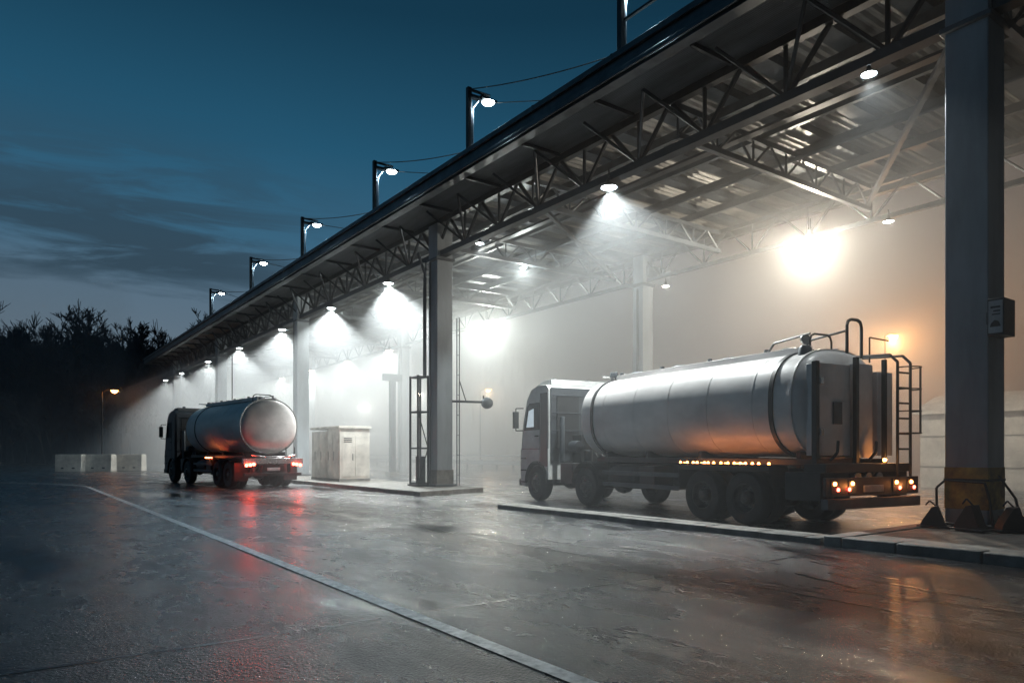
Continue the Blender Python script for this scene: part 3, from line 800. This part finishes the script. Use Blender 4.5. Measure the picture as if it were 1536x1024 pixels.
for i in range(200):
    k=-.96+i*.0037; d=random.uniform(98,134); base=cs(k*d,d)
    H=random.uniform(6.3,8.0)*(1.0+.06*math.sin(i*.21))*(d/112)
    if k>-.6: H*=.92
    grow(base,Vector((random.uniform(-.06,.06),random.uniform(-.06,.06),1)).normalized(),H,.28,5,.055)
for i in range(60):
    k=random.uniform(-.95,-.2); d=random.uniform(86,97); grow(cs(k*d,d),Vector((random.uniform(-.2,.2),random.uniform(-.2,.2),1)).normalized(),random.uniform(2.8,4.8),.09,4,.05)
for i in range(480):
    k=random.uniform(-.97,-.3); d=random.uniform(108,120); p=cs(k*d,d); p.z=random.uniform(12,18.5)*hz(k,0)
    grow(p,Vector((random.uniform(-.4,.4),random.uniform(-.4,.4),1)).normalized(),random.uniform(1.0,2.3),.09,3,.055)
tb.build('bare_tree_line',fix=False)
b=MB(); random.seed(5)
nx,ny=400,12; vs=[]
for j in range(ny):
    for i in range(nx):
        k=-1.3+1.35*i/(nx-1); d=90+j*4; p=cs(k*d,d)
        z=[0,4,7.5,10.5,13,15,17,18,18.5,17,12,0][j]*random.uniform(.80,1.1)*hz(k,j)
        vs.append((p.x+random.uniform(-.5,.5),p.y+random.uniform(-.5,.5),z-.05 if j else -.1))
b.add(vs,[(j*nx+i,j*nx+i+1,(j+1)*nx+i+1,(j+1)*nx+i) for j in range(ny-1) for i in range(nx-1)],'brush')
b.build('hill',fix=False)

# ---------------------------------------------------------------- fog banks
def fogmat(key,dens,an=.4,col=(.93,.97,1.0)):
    fm=bpy.data.materials.new(key); fm.use_nodes=True; N=fm.node_tree.nodes; L=fm.node_tree.links
    N.remove(N['Principled BSDF']); vsn=N.new('ShaderNodeVolumeScatter'); vsn.inputs['Color'].default_value=(*col,1); vsn.inputs['Density'].default_value=dens; vsn.inputs['Anisotropy'].default_value=an
    L.new(vsn.outputs[0],N['Material Output'].inputs['Volume'])
    try: fm.cycles.homogeneous_volume=True
    except Exception: pass
    M[key]=fm
fogmat('fog_thin',.010,.3); fogmat('fog_dense',.028,.3); fogmat('fog_haze',.0075,.0,(.70,.86,1.0))
b=MB(); prof=[(6.0,-.5),(8.5,5),(11.4,10.3),(24.6,10.3),(80,34),(80,-.5)]
vs=[(x,-12,z) for x,z in prof]+[(x,80,z) for x,z in prof]; n=len(prof)
b.add(vs,[tuple(range(n)),tuple(range(n,2*n))]+[(i,(i+1)%n,n+(i+1)%n,n+i) for i in range(n)],'fog_thin')
b.build('fog_bank')
b=MB()
plan=[(17.5,-11.5),(17.0,14),(13.0,24),(10.5,36),(9.0,50),(8.5,79.5),(79.5,79.5),(79.5,-11.5)]
vs=[(x,y,-.4) for x,y in plan]
vb=vs+[(x,y,(7.0 if x<11 else 10.25)) for x,y in plan[:6]]+[(24.6,79.5,10.25),(79.5,79.5,33),(79.5,-11.5,33),(24.6,-11.5,10.25)]
fs=[(0,1,2,3,4,5,6,7),(0,1,9,8),(1,2,10,9),(2,3,11,10),(3,4,12,11),(4,5,13,12),(5,6,15,14,13),(6,7,16,15),(7,0,8,17,16),(8,9,10,11,12,13,14,17),(17,14,15,16)]
b.add(vb,fs,'fog_dense'); b.build('fog_bank')
# haze lying over the open lot, reaching back to the foot of the trees
b=MB(); pr=[(40,-.45),(94,-.45),(94,24),(84,19),(66,6),(52,1.5)]
vs=[(-140,y,z) for y,z in pr]+[(11.3,y,z) for y,z in pr]; n=len(pr)
b.add(vs,[tuple(range(n)),tuple(range(n,2*n))]+[(i,(i+1)%n,n+(i+1)%n,n+i) for i in range(n)],'fog_haze')
b.build('fog_bank')
